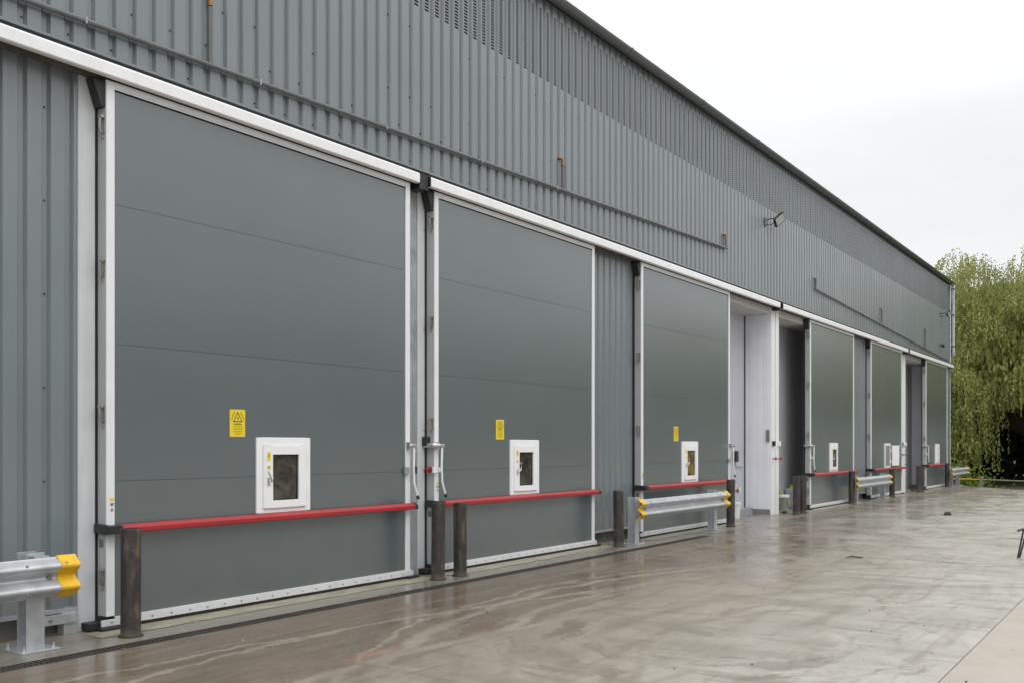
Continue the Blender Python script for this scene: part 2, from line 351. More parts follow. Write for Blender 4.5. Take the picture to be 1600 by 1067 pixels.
def thing(name, label, cat, loc=(0,0,0), rotz=0, group=None):
    o = bpy.data.objects.new(name, None); C.objects.link(o); o.empty_display_size = .2
    o.location = loc; o.rotation_euler = (0, 0, rotz); return tag(o, label, cat, group)
def tag(o, label, cat, group=None, kind=None):
    o['label'] = label; o['category'] = cat
    if group: o['group'] = group
    if kind: o['kind'] = kind
    return o
def struct(o): o['kind'] = 'structure'; return o
def B(*a): return MB().box(*a)

# ------------------------------------------------------------------ ground
GZ = -.03
g = MB(); n = 30
for i in range(n):
    for j in range(n):
        x0, x1 = -300+i*40, -260+i*40; y0, y1 = -600+j*40, -560+j*40
        g.face([(x0, y0, -.62), (x1, y0, -.62), (x1, y1, -.62), (x0, y1, -.62)])
struct(ob('ground', g, M['grass']))
# yard: cast slabs with open joints over a dark sub-base
yard = bpy.data.objects.new('concrete_yard', None); C.objects.link(yard); struct(yard)
def end_x(y): return 43.7 + (y-.2)*1.08
ob('sub_base', MB().prism([(-9, .9), (44.1, .9), (43.5, -.4), (end_x(-6.44), -6.44), (-9, -6.44)], -.60, -.052, 'z'), M['clod'], yard)
SK = .17; G_ = .003
def slab(xa, xb, ya, yb, name, mat):
    def P(x, y): return (min(x + SK*(y+1.4), end_x(y)) if x < 60 else end_x(y), y)
    pr = [P(xa+G_, ya+G_), P(xb-G_, ya+G_), P(xb-G_, yb-G_), P(xa+G_, yb-G_)]
    o = ob(name, MB().prism(pr, -.2, GZ, 'z'), mat, yard); m = o.modifiers.new('bevel', 'BEVEL'); m.width = .004; m.segments = 1
xs = [-8.3, 15.95, 22.2, 29.25, 35.3, 99]
for a, b in zip(xs[:-1], xs[1:]):
    slab(a, b, -6.44, -1.4, 'slab', M['concrete'])
for a, b in zip([-8.3, 16.3, 22.2, 29.25, 35.3], [16.3, 22.2, 29.25, 35.3, 99]):
    slab(a, b, -1.4, -.842 if a < 16 else -.664, 'slab', M['concrete'])
for a, b in zip([-8, 13.9, 22.4, 33.1], [13.9, 22.4, 33.1, 99]):
    pr = [(a+.004, -.66), (min(b, 43.2)-.004, -.66), (min(b, 43.9)-.004, .9), (a+.004, .9)]
    o = ob('apron_slab', MB().prism(pr, -.2, GZ, 'z'), M['apron'], yard)
# drain channel gratings, one metre each
dr = bpy.data.objects.new('drain_channel', None); C.objects.link(dr); struct(dr)
ob('channel', B(-8, 16.3, -.838, -.662, -.049, -.046), M['rubber'], dr)
def grate():
    m = MB(); m.box(.003, .997, -.838, -.822, -.045, GZ+.001); m.box(.003, .997, -.678, -.662, -.045, GZ+.001)
    for k in range(25): m.box(.012+k*.04, .030+k*.04, -.8215, -.6785, -.045, GZ-.001)
    m.box(.003, .997, -.755, -.745, -.044, GZ-.0025)
    return m
for i in range(24): ob('grating', grate, paint('cast_iron', (.05, .045, .038), .55, .3) if i == 0 else None, dr, loc=(-7.7+i, 0, 0), key='grate')
# buff aggregate beyond the slabs
rd = MB(); rd.box(-9, end_x(-6.44)+.5, -40, -6.445, -.58, GZ-.004)
struct(ob('aggregate_road', rd, M['buff']))
for a, b in ((4.7, 9.2), (9.5, 13.9), (15.0, 19.4), (24.6, 28.9), (30.6, 34.8), (38.4, 42.8)):
    nn = 14; m = MB(); up = [(a+(b-a)*i/nn, -.02) for i in range(nn+1)]
    dn = [(a+(b-a)*i/nn, -.30-.05*random.random()) for i in range(nn+1)]
    for i in range(nn): m.face([(*dn[i], GZ+.004), (*dn[i+1], GZ+.004), (*up[i+1], GZ+.004), (*up[i], GZ+.004)])
    ob('threshold_strip', m, M['yellowstrip'], yard)

# ------------------------------------------------------------------ warehouse shell
wh = thing('warehouse', 'long grey box-profile clad warehouse with row of sliding doors', 'building')
P_ = .2065; Y0 = .15; XV = 4.265           # pitch, crown plane, one valley centre
def sheet(n, z0, z1, perf=False):
    def mk():
        m = MB(); vf, vw, dp = .024, .043, .034
        for k in range(n):
            o = k*P_; xs_ = [(o-vf, dp), (o+vf, dp), (o+vw, 0), (o+P_-vw, 0), (o+P_-vf, dp)]
            segs = [(0, 1), (1, 2), (3, 4)] if perf else [(0, 1), (1, 2), (2, 3), (3, 4)]
            for a, b in segs:
                (xa, ya), (xb, yb) = xs_[a], xs_[b]
                m.face([(xa, ya, z0), (xb, yb, z0), (xb, yb, z1), (xa, ya, z1)])
            if perf:
                a, b = o+vw, o+P_-vw; s0, s1 = a+.020, b-.022; zb, zt = 7.19, 8.25; N = 25; st = (zt-zb)/N
                def q(xa, xb, za, zc, y=0, mi=0): m.face([(xa, y, za), (xb, y, za), (xb, y, zc), (xa, y, zc)], mi)
                q(a, s0, z0, z1); q(s1, b, z0, z1); q(s0, s1, z0, zb); q(s0, s1, zt, z1)
                for i in range(N): q(s0, s1, zb+i*st+st*.60, zb+(i+1)*st)
                q(s0-.004, s1+.004, zb-.01, zt+.01, .012, 1)
        return m
    return mk
# upper wall sheets
k0 = -24; i = 0
while XV+(k0+5*i)*P_ < 43.6:
    x = XV+(k0+5*i)*P_; nleft = int((43.82-x)/P_)
    n = min(5, nleft)
    if n > 0: ob('cladding_sheet', sheet(n, 5.01, 8.46, True), [M['clad'], M['rubber']], wh, loc=(x, Y0+(.0012 if i % 2 else 0), 0), key=('up', n))
    i += 1
def lower(xa, xb):
    k = math.ceil((xa-XV)/P_); x = XV+k*P_
    while x < xb-.05:
        n = min(5, int((xb-x)/P_+.6)); n = max(n, 1)
        ob('cladding_sheet', sheet(n, .17, 4.9), M['clad'], wh, loc=(x, Y0, 0), key=('lo', n)); x += n*P_
for a, b in ((-.8, 4.80), (13.45, 18.3), (26.6, 30.9), (39.85, 43.8)):
    lower(a, b)
    ob('plinth', B(a-.1, b+.1, Y0+.1, Y0+.35, -.05, .22), M['plinth'], wh)
    ob('base_flashing', MB().prism([(Y0-.012, .155), (Y0-.012, .19), (Y0+.10, .2), (Y0+.10, .155)], a, b, 'x'), M['galvdull'], wh)
# screws
s = MB()
for k in range(-20, 190):
    x = XV+k*P_+.01
    for z in ((5.2, 6.0, 6.9) if k % 2 == 0 else (5.6,)):
        if random.random() < .75: s.box(x-.006, x+.006, Y0+.022, Y0+.036, z-.006, z+.006)
for k in list(range(-3, 2))+list(range(45, 54)):
    for z in (.5, 1.3, 2.1, 2.9, 3.7, 4.5):
        if k % 2: s.box(XV+k*P_-.006, XV+k*P_+.006, Y0+.022, Y0+.036, z-.006, z+.006)
o = ob('screw', s, M['darkflash'], wh); o['kind'] = 'stuff'
# corner flashing, gable, roof, rear
ob('corner_flashing', MB().box(43.83, 43.99, Y0-.025, Y0-.018, 5.0, 8.40).box(43.985, 43.995, Y0-.018, .6, -.05, 8.40), M['frame'], wh)
ob('corner_post', B(43.82, 43.98, Y0+.0, Y0+.3, -.05, 4.98), M['clad'], wh)
ob('gable_wall', MB().prism([(Y0+.04, -.05), (30, -.05), (30, 8.4), (15, 11.0), (Y0+.04, 8.4)], 43.7, 43.83, 'x'), M['clad'], wh)
ob('roof', MB().prism([(Y0-.02, 8.48), (15, 11.15), (30, 8.48), (30, 8.42), (15, 11.08), (Y0-.02, 8.42)], -1.2, 44.05, 'x'), M['roof'], wh)
ob('rear_wall', B(-1.2, 43.7, 29.8, 30, -.05, 8.4), M['clad'], wh)
ob('end_wall', B(-1.2, -1.05, Y0+.04, 30, -.05, 8.4), M['clad'], wh)
ob('backing_wall', B(-1.0, 43.7, Y0+.05, Y0+.09, 4.93, 8.4), M['rubber'], wh)
# gutter, half round with joints and brackets
gp = [(Y0-.10+.092*cos(a), 8.475+.10*sin(a)) for a in [R(180+i*180/10) for i in range(11)]]
gp2 = [(Y0-.10+.084*cos(a), 8.475+.092*sin(a)) for a in [R(360-i*180/10) for i in range(11)]]
gut = ob('gutter', MB().prism(gp+gp2, -1.2, 44.12, 'x'), M['gutter'], wh, smooth=True)
ob('fascia', B(-1.2, 44.0, Y0-.016, Y0-.010, 8.40, 8.50), M['darkflash'], wh)
def joint():
    o_ = [(Y0-.10+.101*cos(a), 8.475+.109*sin(a)) for a in [R(180+i*18) for i in range(11)]]
    return MB().prism(o_+[(y*1.0, z+.012) for y, z in reversed(gp)], -.03, .03, 'x')
for i in range(15): ob('gutter_joint', joint, M['gutter'], gut, loc=(-.4+i*3.05, 0, 0), key='gj')
# downpipe at the far corner
dp = thing('downpipe', 'pale downpipe hanging at the far top corner of the warehouse', 'downpipe', (44.02, .02, 0))
ob('pipe', MB().tube([(0, 0, 8.4), (0, 0, 5.62)], .05, 12), M['downpipe'], dp, smooth=True)
ob('shoe', MB().tube([(0, 0, 5.64), (0, 0, 5.52), (.07, 0, 5.44)], .056, 12), M['downpipe'], dp, smooth=True)
for z in (5.8, 7.1, 8.2): ob('bracket', B(-.07, .07, -.06, .10, z, z+.03), M['darkflash'], dp)

# head flashing over the track
ob('drip_flashing', MB().prism([(-.080, 5.008), (-.080, 5.030), (Y0-.003, 5.085), (Y0-.003, 5.008)], -1.2, 43.95, 'x'), M['clad'], wh)
ob('shadow_strip', B(-1.2, 43.95, -.052, Y0+.05, 4.9795, 5.0075), M['darkflash'], wh)  # dark strip stands in for the shade between flashing and covers
# track behind the covers
ob('track', MB().box(-1.2, 43.9, .085, .135, 4.86, 4.93).box(-1.2, 43.9, -.028, .14, 4.932, 4.979), M['soffit'], wh)
ob('lintel', B(-1.2, 43.9, .142, .30, 4.905, 5.007), M['darkflash'], wh)
for a, b in ((-1.2, 9.11), (9.33, 22.20), (22.42, 35.26), (35.50, 43.45)):
    pr = [(-.082, 4.850), (-.092, 4.860), (-.092, 4.955), (-.080, 4.974), (-.03, 4.978), (-.03, 4.970), (-.074, 4.966), (-.084, 4.95), (-.084, 4.864), (-.03, 4.858), (-.03, 4.850)]
    tcv = ob('track_cover', MB().prism(pr, a, b, 'x'), M['white'], wh)
    ob('end_cap', B(b, b+.012, -.088, .05, 4.852, 4.973), M['black'], tcv)
    if a > 0: ob('end_cap', B(a-.012, a, -.088, .05, 4.852, 4.973), M['black'], tcv)
ob('track_stop', B(9.14, 9.31, -.06, .13, 4.80, 4.984), M['black'], wh)
ob('track_stop', B(22.24, 22.38, -.05, .13, 4.80, 4.984), M['black'], wh)
ob('track_stop', B(35.30, 35.46, -.05, .13, 4.80, 4.984), M['black'], wh)
# recesses behind the doors
def recess(x0, x1, back, side, floorz=.0):
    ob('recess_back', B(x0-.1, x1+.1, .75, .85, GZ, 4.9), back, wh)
    if back is M['lavd']:
        pass
    ob('recess_ceiling', B(x0-.1, x1+.1, .16, .75, 4.72, 4.90), M['ceil'], wh)
    for sx_ in (x0-.1, x1):
        m = MB(); m.box(sx_, sx_+.1, .16, .749, .10, 4.719)
        o = ob('reveal_panel', m, side, wh)
        if sx_ == x1:
            for k in range(3): ob('panel_rib', B(sx_-.004, sx_, .20+k*.17, .325+k*.17, .101, 4.715), side, wh)
        ob('kickboard', B(sx_+(0 if sx_ < x1 else -.012), sx_+.1, .16, .752, GZ, .099), M['kerbgrey'], wh)
for x0, x1, bk in ((5.1, 8.95, 'dark'), (9.6, 13.35, 'dark'), (18.4, 22.21, 'lavd'), (22.74, 26.5, 'shadewall'), (31.0, 35.0, 'dark'), (35.82, 39.62, 'shadewall')):
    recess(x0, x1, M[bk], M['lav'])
ob('corner_shadow_strip', B(22.06, 22.12, .735, .748, .1, 4.7), M['dark'], wh)  # dark upright strip paints a shadow line into the recess corner
ob('floor_channel', B(21.3, 22.1, .55, .745, GZ, .13), M['galvdull'], wh)
# jamb posts
def jamb(x0, x1, y0=.125, mat='white', z0=-.03, z1=4.86): ob('jamb_post', B(x0, x1, y0, y0+.2, z0, z1), M[mat], wh, bevel=.004)
jamb(4.755, 5.09, .135, 'post')
jamb(8.97, 9.335, .16, 'galvdull'); jamb(9.345, 9.60, .145, 'post')
jamb(13.36, 13.44, .15); jamb(18.31, 18.39, .15)
jamb(22.215, 22.455, .13); ob('jamb_web', B(22.456, 22.514, .17, .3, GZ, 4.86), M['galvdull'], wh); jamb(22.515, 22.735, .13)
jamb(26.51, 26.6, .15); jamb(30.92, 30.99, .15)
jamb(35.03, 35.36, .13); ob('jamb_web', B(35.361, 35.43, .17, .3, GZ, 4.86), M['galvdull'], wh); jamb(35.431, 35.81, .13)
jamb(39.63, 39.84, .15)
# foot bracket of the near jamb
fb = ob('foot_bracket', MB().box(4.42, 4.70, .085, .10, .07, .155).box(4.60, 4.735, .10, .2, GZ, .155), M['galv'], wh, bevel=.003)
ob('bolt', MB().tube([(4.47, .086, .112), (4.47, .07, .112)], .013, 8), M['dull'], fb)
# strikers: little keeps and red release knobs on the jambs
for x, white_side in ((9.47, 0), (22.30, 0), (22.66, 1), (35.24, 0), (35.70, 1)):
    k = ob('striker', B(x-.045, x+.045, .07, .13 if x > 20 else .144, 1.60, 1.72), M['white' if white_side else 'black'], wh, bevel=.004)
    r_ = ob('release_knob', MB().tube([(x, .13 if x > 20 else .144, 1.30), (x, .07, 1.30), (x, .06, 1.30), (x, .035, 1.30)], [.012, .012, .042, .034], 12), M['red'], wh, smooth=True)
# stop wedges under the track beside the doors
def wedge(x): ob('door_stop', MB().prism([(x-.10, 4.84), (x+.055, 4.84), (x+.05, 4.60), (x-.02, 4.60)], .02, .135, 'y'), M['black'], wh, bevel=.006)

# ------------------------------------------------------------------ sliding doors
DW = 4.1
def tri(m, pts, w_, y, mi=0):
    n_ = len(pts)
    cx = sum(p[0] for p in pts)/n_; cz = sum(p[1] for p in pts)/n_
    ins = [(cx+(x-cx)*(1-w_), cz+(z_-cz)*(1-w_)) for x, z_ in pts]
    for i in range(n_):
        j = (i+1) % n_
        m.face([(pts[i][0], y, pts[i][1]), (pts[j][0], y, pts[j][1]), (ins[j][0], y, ins[j][1]), (ins[i][0], y, ins[i][1])], mi)
def textmesh(txt, size):
    key = ('txt', txt, size)
    if key in CACHE: return CACHE[key]
    cu = bpy.data.curves.new('lettering', 'FONT'); cu.body = txt; cu.size = size; cu.align_x = 'CENTER'; cu.align_y = 'CENTER'; cu.offset = size*.02
    o = bpy.data.objects.new('lettering_source', cu); C.objects.link(o)
    dg = bpy.context.evaluated_depsgraph_get(); me = bpy.data.meshes.new_from_object(o.evaluated_get(dg))
    bpy.data.objects.remove(o); me.materials.clear(); me.materials.append(M['ink']); CACHE[key] = me; return me
def latch_mb():
    m = MB(); m.box(-.005, 0, .018, .070, -.055, .055); m.tube([(-.006, .046, .045), (-.020, .046, .040), (-.022, .046, -.02), (-.012, .046, -.055)], [.008, .011, .009, .007], 8)
    m.tube([(-.016, .022, .048), (-.016, .068, .048)], .011, 8); m.box(-.012, 0, .036, .052, -.085, -.068)
    return m
def panel_mb(i, xa, xb, za, zb):
    def mk():       # a sheet-faced panel that bows and dents by a millimetre or so
        rr_ = random.Random(40+i); ph = [(rr_.uniform(.6, 2.4), rr_.uniform(1.5, 4), rr_.uniform(0, 6)) for _ in range(4)]
        m = MB(); nx, nz = 22, 8
        def P(a, b):
            u, v = a/nx, b/nz; x = xa+(xb-xa)*u; z_ = za+(zb-za)*v
            d_ = .0012*sin(pi*u)*sin(pi*v)*1.0 + sum(.0007*sin(k1*x+p_)*sin(k2*z_+p_*2) for k1, k2, p_ in ph)*min(1, 8*v*(1-v))*min(1, 8*u*(1-u))
            return (x, .012-d_, z_)
        for a in range(nx):
            for b in range(nz): m.face([P(a, b), P(a+1, b), P(a+1, b+1), P(a, b+1)])
        return m
    return mk
def door(X, label, lever, cut=False, hatch='glass', glass='glass'):
    d = thing('sliding_door', label, 'door', (X, 0, 0), group='sliding cold store doors along the warehouse wall')
    W = DW
    ob('core', B(.05, W-.05, .045, .10, .06, 4.84), M['pipe'], d, key='core')
    zs = [.076, 1.288, 2.512, 3.756, 4.765]
    for i in range(4):
        ob('panel', panel_mb(i, .083, W-.093, zs[i]+.0015, zs[i+1]-.0015), M['panel'], d, key=('pn', i), smooth=True)
    post = ob('frame_post', B(0, .080, 0, .135, .085, 4.846), M['frame'], d, bevel=.004, key='fpl')
    ob('edge_shade_plate', B(-.003, -.0005, .012, .13, .088, 4.84), M['side'], d, key='edp')  # thin darker skin that shades the post's side face by colour
    ob('frame_post', MB().box(W-.090, W-.045, -.002, .10, .078, 4.846).box(W-.045, W, .006, .13, .078, 4.846), M['frame'], d, bevel=.003, key='fpr')
    ob('frame_rail', MB().box(.081, W-.091, -.001, .10, 4.795, 4.846).box(.081, W-.091, .004, .10, 4.778, 4.7945), M['frame'], d, bevel=.003, key='frl')
    ob('frame_rail', B(.081, W-.091, .001, .011, 4.768, 4.7775), M['rubber'], d, key='frs')
    bs = ob('bottom_rail', MB().box(-.06, W+.03, -.022, -.004, .004, .062).box(.081, W-.0, -.012, .03, .0625, .078), M['railgrey'], d, bevel=.003, key='bot')
    def scr():
        m = MB()
        for k in range(20): m.box(.03+k*.205, .045+k*.205, -.0255, -.0218, .028, .043)
        return m
    ob('screw', scr, M['dull'], bs, key='botscr')['kind'] = 'stuff'
    ob('brush_seal', B(-.05, W+.02, -.015, .02, -.024, .003), M['rubber'], d, key='brush')
    ob('gasket', B(-.028, -.004, .130, .160, .0, 4.84), M['rubber'], d, key='gask')
    ob('gasket', B(-.03, .079, .03, .12, .012, .082), M['rubber'], d, key='gask2')
    ob('guide_shoe', MB().box(-.16, .02, .02, .14, -.02, .045).box(-.09, .10, -.07, .02, -.024, .001), M['black'], d, bevel=.006, key='shoe')
    ob('guide_shoe', B(W-.10, W+.11, -.06, .10, -.024, .004), M['black'], d, bevel=.006, key='shoe2')
    for z_, rz in ((4.45, 0), (3.17, .1), (1.89, -.08), (.44, 0)):
        if lever == 'L' and z_ == .44 and X < 12: continue
        lo = ob('latch', latch_mb, M['latch'], d, loc=(-.003, -.005, z_), rot=(rz, 0, 0), key='latch', smooth=True)
        lo.scale = (1.5, 1.15, 1.4)
        if z_ < 4.5: ob('latch_pin', B(-.055, -.028, .145, .153, z_-.09, z_-.078), M['black'], d, key=('lp', z_))
    # push bar with bumper
    oc = [(-.040, .826), (-.028, .836), (-.028, .892), (-.036, .902), (-.070, .902), (-.104, .872), (-.104, .834), (-.096, .826)]
    bar = ob('push_bar', MB().prism(oc, .095, W-.02, 'x'), M['red'], d, bevel=.003, key='bar')
    oc2 = [(y_*1.0-.0+(-.003 if y_ < -.06 else .003), z_+(.003 if z_ > .86 else -.003)) for y_, z_ in oc]
    ob('end_cap', MB().prism(oc2, W-.0195, W+.025, 'x'), M['black'], bar, key='barcap', bevel=.003)
    ob('bracket', MB().prism([(.13, .83), (.13, .91), (-.04, .905), (-.11, .895), (-.11, .825), (-.03, .815)], -.045, -.0045, 'x').box(-.044, .0945, -.108, -.005, .824, .898), M['black'], bar, key='barbr', bevel=.006)
    for xx in (1.2, 2.6, 3.9): ob('bar_fixing', B(xx, xx+.04, -.028, .01, .845, .875), M['red'], bar, key=('bf', xx))
    # small plate and key point on the frame
    ob('rating_plate', B(-.007, -.0035, .045, .105, .70, .77), M['pipe'], d, key='rp')
    ob('sticker', B(.028, .072, -.0022, -.0003, 1.115, 1.14), M['sign_yellow'], d, key='stk')
    ob('key_switch', MB().tube([(.05, .0, 1.085), (.05, -.008, 1.085)], .014, 12).tube([(.05, 0, 1.035), (.05, -.006, 1.035)], .011, 12), M['dull'], d, key='ks')
    # inspection hatch
    h_ = ob('hatch', MB().box(1.68, 1.757, -.012, .0118, .905, 1.688).box(2.345, 2.42, -.012, .0118, .905, 1.688).box(1.757, 2.345, -.012, .0118, .905, .951).box(1.757, 2.345, -.012, .0118, 1.61, 1.688), M['hatch'], d, bevel=.004, key='hfr')
    if hatch == 'glass':
        ob('hatch_leaf', MB().box(1.7605, 1.876, -.034, .011, .9545, 1.6065).box(2.238, 2.3415, -.034, .011, .9545, 1.6065).box(1.876, 2.238, -.034, .011, .9545, 1.031).box(1.876, 2.238, -.034, .011, 1.511, 1.6065), M['hatch'], h_, bevel=.004, key='hlf')
        ob('hatch_gasket', MB().box(1.8765, 1.886, -.014, .011, 1.032, 1.510).box(2.228, 2.2375, -.014, .011, 1.032, 1.510).box(1.886, 2.228, -.014, .011, 1.50, 1.510).box(1.886, 2.228, -.014, .011, 1.032, 1.040), M['rubber'], h_, key='hgk')
        ob('glass', B(1.886, 2.228, -.006, .010, 1.040, 1.50), M[glass], h_, key=('hgl', glass))
        ob('caution_sticker', B(1.795, 1.842, -.0362, -.0343, 1.45, 1.54), M['sign_yellow'], h_, key='cs1')
        m = MB(); tri(m, [(1.802, 1.49), (1.835, 1.49), (1.8185, 1.525)], .35, -.0366); ob('sticker_print', m, M['ink'], h_, key='cs1p')
        ob('caution_sticker', B(1.795, 1.842, -.0362, -.0343, 1.365, 1.40), M['sign_yellow'], h_, key='cs2')
        m = MB(); tri(m, [(1.805, 1.37), (1.832, 1.37), (1.8185, 1.393)], .4, -.0366); ob('sticker_print', m, M['ink'], h_, key='cs2p')
        ob('hatch_handle', MB().box(1.80, 1.828, -.040, -.0345, 1.19, 1.27).tube([(1.815, -.04, 1.235), (1.815, -.068, 1.235), (1.85, -.075, 1.27), (1.865, -.07, 1.34), (1.86, -.064, 1.37)] if X > 6 else [(1.815, -.04, 1.235), (1.83, -.07, 1.235), (1.80, -.078, 1.29), (1.775, -.075, 1.345)], [.009, .010, .009, .008, .006] if X > 6 else [.009, .010, .009, .006], 8), M['silver'], h_, smooth=True)
        for z_ in (1.09, 1.45): ob('hinge', MB().tube([(2.352, -.020, z_-.05), (2.352, -.020, z_+.05)], .010, 8), M['frame'], h_, key=('hg', z_))
    elif hatch == 'open':
        ob('hatch_backing', B(1.7575, 2.3445, .0005, .011, .9515, 1.6095), M['kerbgrey'], h_)
        piv = ob('hatch_leaf', MB().box(0, .60, -.045, -.003, .96, 1.62), M['hatch'], h_, loc=(2.40, -.045, 0), rot=(0, 0, R(-6)), bevel=.008)
        ob('hatch_handle', MB().box(.585, .65, -.08, -.046, 1.26, 1.30), M['silver'], h_, loc=(2.40, -.045, 0), rot=(0, 0, R(-6)))
        for z_ in (1.09, 1.45): ob('hinge', MB().tube([(2.385, -.030, z_-.05), (2.385, -.030, z_+.05)], .012, 8), M['frame'], h_)
    else:
        ob('hatch_leaf', MB().box(1.7605, 2.3415, -.034, .011, .9545, 1.6065), M['hatch'], h_, bevel=.004)
        for z_ in (1.02, 1.28, 1.50): ob('hatch_handle', B(1.98, 2.06, -.05, -.0345, z_, z_+.05), M['silver'], h_, bevel=.003)
    # warning sign
    if X < 20:
        sg = ob('warning_sign', B(1.352, 1.545, .0085, .0115, 1.695, 1.970), M['sign_yellow'], d, key='sgn')
        m = MB(); tri(m, [(1.390, 1.845), (1.512, 1.845), (1.451, 1.950)], .24, .0081); ob('warning_triangle', m, M['ink'], sg, key='sgt')
        def mk(txt, size, x, z_, a):
            o = bpy.data.objects.new('lettering', textmesh(txt, size)); C.objects.link(o); o.parent = sg
            o.matrix_local = Matrix.Translation((x, .0079, z_)) @ Matrix.Rotation(a, 4, 'Y') @ Matrix.Rotation(R(90), 4, 'X')
        mk('DANGER', .026, 1.448, 1.822, 0)
        mk('CAUTION', .021, 1.393, 1.905, R(-62)); mk('CAUTION', .021, 1.508, 1.905, R(60))
        m = MB(); m.face([(1.443, .0081, 1.868), (1.463, .0081, 1.868), (1.46, .0081, 1.90), (1.446, .0081, 1.90)])
        for k, (a, b) in enumerate(((1.39, 1.51), (1.388, 1.516), (1.395, 1.50), (1.388, 1.515), (1.40, 1.50), (1.41, 1.49))):
            z_ = 1.798-k*.0155; m.face([(a, .0081, z_-.0022), (b, .0081, z_-.0022), (b, .0081, z_+.0022), (a, .0081, z_+.0022)])
        ob('small_print', m, M['inksoft'], sg, key='sgl')
    # operating lever
    lx = W-.03 if lever == 'R' else .045
    lv = ob('lever', MB().tube([(lx, -.085, 1.60), (lx-.01, -.085, 1.36), (lx, -.085, 1.15), (lx+.06, -.09, .985)], [.015, .0135, .0135, .0135], 10), M['white'], d, smooth=True)
    ob('lever_grip', MB().tube([(lx+.056, -.09, .992), (lx+.072, -.092, .95)], .019, 10), M['black'], lv)
    ob('lever_hub', MB().tube([(lx, .0, 1.605), (lx, -.11, 1.605)], [.022, .026], 12).tube([(lx, -.111, 1.605), (lx, -.118, 1.605)], .017, 12).box(lx-.055, lx-.012, -.06, -.002, 1.56, 1.65), M['silver'], lv, smooth=False)
    ob('lever_clip', MB().box(lx-.10, lx-.03, -.03, -.003, 1.26, 1.34).box(lx-.03, lx+.03, -.07, -.055, 1.27, 1.33), M['galv' if lever == 'R' else 'white'], lv)
    if lever == 'R': ob('lever_clip', B(lx+.012, lx+.04, -.10, -.06, 1.26, 1.35), M['black'], lv)
    else:
        ob('lock_cylinder', MB().tube([(-.005, .10, 1.64), (-.03, .10, 1.64)], .02, 12).tube([(-.045, .14, 1.61), (-.045, -.02, 1.61), (.01, -.04, 1.61)], .032, 12), M['silver'], lv, smooth=True)
    wedge(X-.02)
    return d
door(4.94, 'nearest and largest looking grey sliding door with dark glazed hatch', 'R')
door(9.51, 'second grey sliding door, behind the pair of close bollards', 'L')
door(15.25, 'third grey sliding door, behind the full length barrier', 'R', glass='glass2')
door(24.72, 'fourth grey sliding door, right of the open dark bay with buckets', 'L')
door(30.67, 'fifth grey sliding door with its white hatch swung open', 'R', hatch='open')
door(38.53, 'farthest grey sliding door with solid white hatch, at building end', 'L', hatch='solid')

# ------------------------------------------------------------------ condensate pipes and lights on the upper wall
def cond(label, pts, stubs, els):
    t_ = thing('condensate_pipe', label, 'pipe', group='sloping condensate pipes on the upper wall')
    ob('pipe', MB().tube(pts, .024, 10), M['pipe'], t_, smooth=True)
    (xa, ya, za), (xb, yb, zb) = pts[0], pts[-1]
    zz = lambda x: za+(zb-za)*(x-xa)/(xb-xa)
    for x in stubs:
        st_ = ob('riser', MB().tube([(x, Y0-.045, zz(x)), (x, Y0-.045, 5.96)], .024, 10), M['pipe'], t_, smooth=True)
        if els: ob('elbow', MB().tube([(x, Y0-.045, 5.97), (x, Y0-.045, 6.06), (x-.01, Y0-.03, 6.09), (x-.03, Y0+.02, 6.10)], [.026, .026, .029, .022], 10), M['copper'], st_, smooth=True)
        else: ob('elbow', MB().tube([(x, Y0-.045, 5.93), (x, Y0-.045, 6.03), (x-.01, Y0+.02, 6.05)], .028, 10), M['pipe'], st_, smooth=True)
    x = xa+.9
    while x < xb:
        ob('pipe_clip', MB().box(x-.008, x+.008, Y0-.072, Y0+.0, zz(x)-.030, zz(x)+.030), M['galvdull'], t_); x += 1.95
    # flashing ledge that bridges the valleys behind the pipe
    m = MB(); k = math.ceil((xa-XV)/P_)
    x = XV+k*P_
    while x < xb and x < 24:
        m.box(x-.034, x+.034, Y0-.004, Y0+.03, zz(x)-.030, zz(x)+.02); x += P_
    if m.v: ob('packer', m, M['clad'], t_)['kind'] = 'stuff'
cond('long sloping pipe with orange copper elbows above the nearer doors', [(0, Y0-.045, 5.19), (19.45, Y0-.045, 5.803)], (6.13, 12.78, 19.36), True)
cond('long sloping pipe with three dark stubs above the farther doors', [(25.5, Y0-.045, 5.755), (43.6, Y0-.045, 5.15)], (25.52, 32.41, 38.9), False)
def flood(x, z_, label, s=1.0):
    f = thing('floodlight', label, 'floodlight', (x, Y0, z_), group='floodlights on the upper wall')
    ob('mounting_plate', B(-.07, .07, -.03, -.001, -.13, .06), M['pipe'], f, bevel=.004)
    ob('arm', MB().tube([(0, -.02, 0), (.02, -.16, .03), (.08, -.22, .02)], .013, 8).tube([(0, -.02, -.10), (.03, -.14, -.12), (.08, -.22, -.02)], .010, 8), M['black'], f)
    rot = (R(20), R(-38), R(-32))
    hd = ob('lamp_head', B(-.20*s, .20*s, -.03, .03, -.14*s, .14*s), M['black'], f, loc=(.19, -.27, .02), rot=rot, bevel=.008)
    ob('lamp_glass', B(-.175*s, .175*s, -.034, -.0305, -.115*s, .115*s), M['plate_dark'], hd)
flood(21.85, 6.87, 'black floodlight high on the wall between third and fourth doors', .8)
flood(42.0, 6.95, 'small dark floodlight near the far top corner of the wall', .6)
sen = thing('wall_sensor', 'tiny dark sensor under the far floodlight on the wall', 'sensor', (41.9, Y0, 5.68))
ob('bracket', B(-.04, .04, -.06, -.001, -.05, .05), M['pipe'], sen); ob('sensor_head', MB().tube([(-.02, -.08, .0), (.08, -.13, -.05)], [.06, .05], 10), M['black'], sen, smooth=True)

